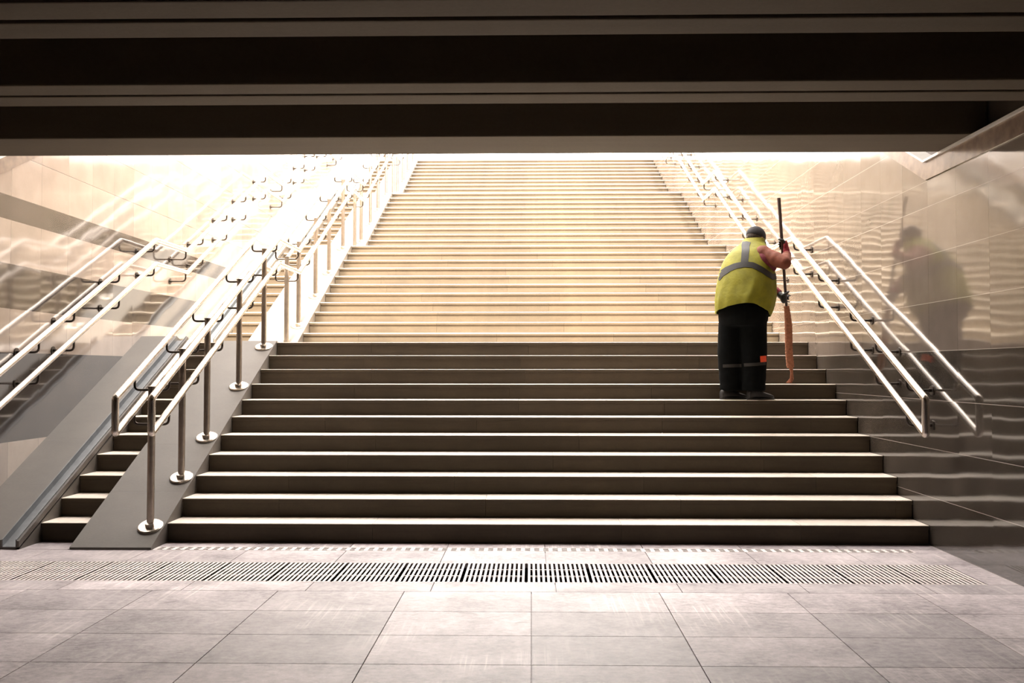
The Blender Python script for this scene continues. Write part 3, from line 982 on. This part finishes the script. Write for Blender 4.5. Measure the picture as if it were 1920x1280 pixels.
# gloved hands closed round the broom handle
HRAD = 0.0145
def glove(grip, wrist, elbow, side, up, matb, matf, matc, turn, wraps):
    """back of the hand on the `side` of the handle, four separate fingers wrapped round it, thumb closing the other way"""
    a = (side - BD * side.dot(BD)).normalized()
    s = BD.cross(a).normalized() * turn
    def around(ang, rad, off):
        return grip + BD * off + (a * math.cos(ang) + s * math.sin(ang)) * rad
    back = MB()
    c0 = around(0.15, HRAD + 0.020, 0)
    M = Matrix((a, s, BD)).transposed()
    back.ball(c0, 0.020, 0.036, 0.047, M=M, seg=20, rings=14)
    back.ball(around(0.7, HRAD + 0.016, 0), 0.017, 0.024, 0.045, M=M, seg=20, rings=14)
    back.tube([wrist, wrist + (c0 - wrist) * 0.5, c0], [0.031, 0.031, 0.020], 16)
    g = bake(back, 'glove', matb, person, 0.0042, 3)
    m = MB()
    for i, (off, ln, r) in enumerate(((0.034, 2.85, .0108), (0.012, 3.1, .0115), (-0.011, 2.95, .011), (-0.033, 2.55, .0095))):
        pts = []; rr = []
        w = wraps[i]
        for k in range(10):
            t = k / 9
            ang = 0.75 + ln * t * w
            pts.append(around(ang, HRAD + r * 0.95 + 0.004 * (1 - t), off * up + 0.003 * math.sin(t * 3)))
            rr.append(r * (1.0 - 0.2 * t) * (1 + 0.06 * math.sin(t * 9.4)))
        if w < 0.9:      # half-open finger: the last joints point past the handle
            d = (pts[-1] - pts[-2]).normalized()
            for k in range(1, 5):
                pts.append(pts[9] + d * (1 - w) * 0.020 * k * ln / 2); rr.append(rr[9] * (1 - 0.05 * k))
        m.tube(pts, rr, 12); m.ball(pts[-1], rr[-1]); m.ball(pts[0], r * 1.1)
    b0 = c0 + (wrist - c0) * 0.30 + BD * 0.020 * up - s * 0.012
    pts = [b0, around(-0.7, HRAD + 0.020, 0.046 * up), around(-1.4, HRAD + 0.013, 0.056 * up), around(-2.2, HRAD + 0.011, 0.060 * up)]
    m.tube(fillet(pts, 0.02, 4), [0.0165] * 2 + [0.0145] * 5 + [0.0125] * 5 + [0.011] * 4 if False else 0.0128, 12); m.ball(pts[-1], 0.0125)
    bake(m, 'glove_fingers', matf, g, 0.0036, 2).parent = g
    d = (elbow - wrist).normalized()
    c = MB().tube([wrist - d * 0.012, wrist + d * 0.01, wrist + d * 0.038], [0.037, 0.041, 0.044], 18)
    c.build('glove_cuff', matc, g, smooth=60)
glove(HRg, WR, ER, SIDE_R, 1, M_GLOVE, M_PALM, M_GLOVE, 1, (1, 1, 1, 1))
glove(HLg, WL, EL, SIDE_L, 1, M_PALM, M_PALM, M_GLOVE, -1, (0.45, 1, 1, 0.55))

# ------------------------------------------------------------------ broom (held, so a thing of its own)
M_STICK = simple('dark_broom_stick', (0.075, 0.05, 0.045), 0.45, 0, 30, 0.3)
M_BRUSH = simple('orange_brown_twine', (0.40, 0.16, 0.085), 0.85, 0, 60, 0.3, 0.5)
broom = empty('broom', Vector((X0, Y0, Z0)) + BB, 'long broom with dark stick and orange-brown bound bristles held by the sweeper', 'broom')
def bz(z): return broom_at(z) - BB
MB().tube([bz(0.80), bz(1.3), bz(1.92)], [0.012, 0.0145, 0.0165], 14).build('stick', M_STICK, broom, smooth=50)
m = MB(); pts = []; rr = []
for i in range(73):
    t = i / 72; z = 0.90 - 0.59 * t
    pts.append(bz(z) + Vector((0.006 * math.sin(t * 6), 0, 0))); rr.append((0.026 + 0.010 * min(1, t * 3)) * (1 + 0.05 * math.sin(t * 2 * math.pi * 20)))
m.tube(pts, rr, 16)
wrap = m.build('brush_binding', M_BRUSH, broom, smooth=60)
tl = MB(); rnd = random.Random(3)
for i in range(60):
    a0 = rnd.uniform(0, 6.28); r0 = 0.022 * math.sqrt(rnd.random())
    o0 = Vector((math.cos(a0) * r0, math.sin(a0) * r0, 0))
    k = rnd.uniform(0.25, 0.7)
    p0 = bz(0.33) + o0
    p1 = bz(0.26) + o0 * 0.45 + Vector((0.006, 0, 0))
    p2 = bz(0.20) + o0 * (k + 0.1) + Vector((0.003, 0, 0))
    p3 = bz(0.150) + o0 * (k + 0.75) + Vector((-0.026, 0.0, 0.004 + rnd.uniform(0, 0.012)))
    tl.tube([p0, p1, p2, p3], [0.0035, 0.0035, 0.003, 0.002], 5)
tl.build('bristles', M_BRUSH, broom, smooth=60)
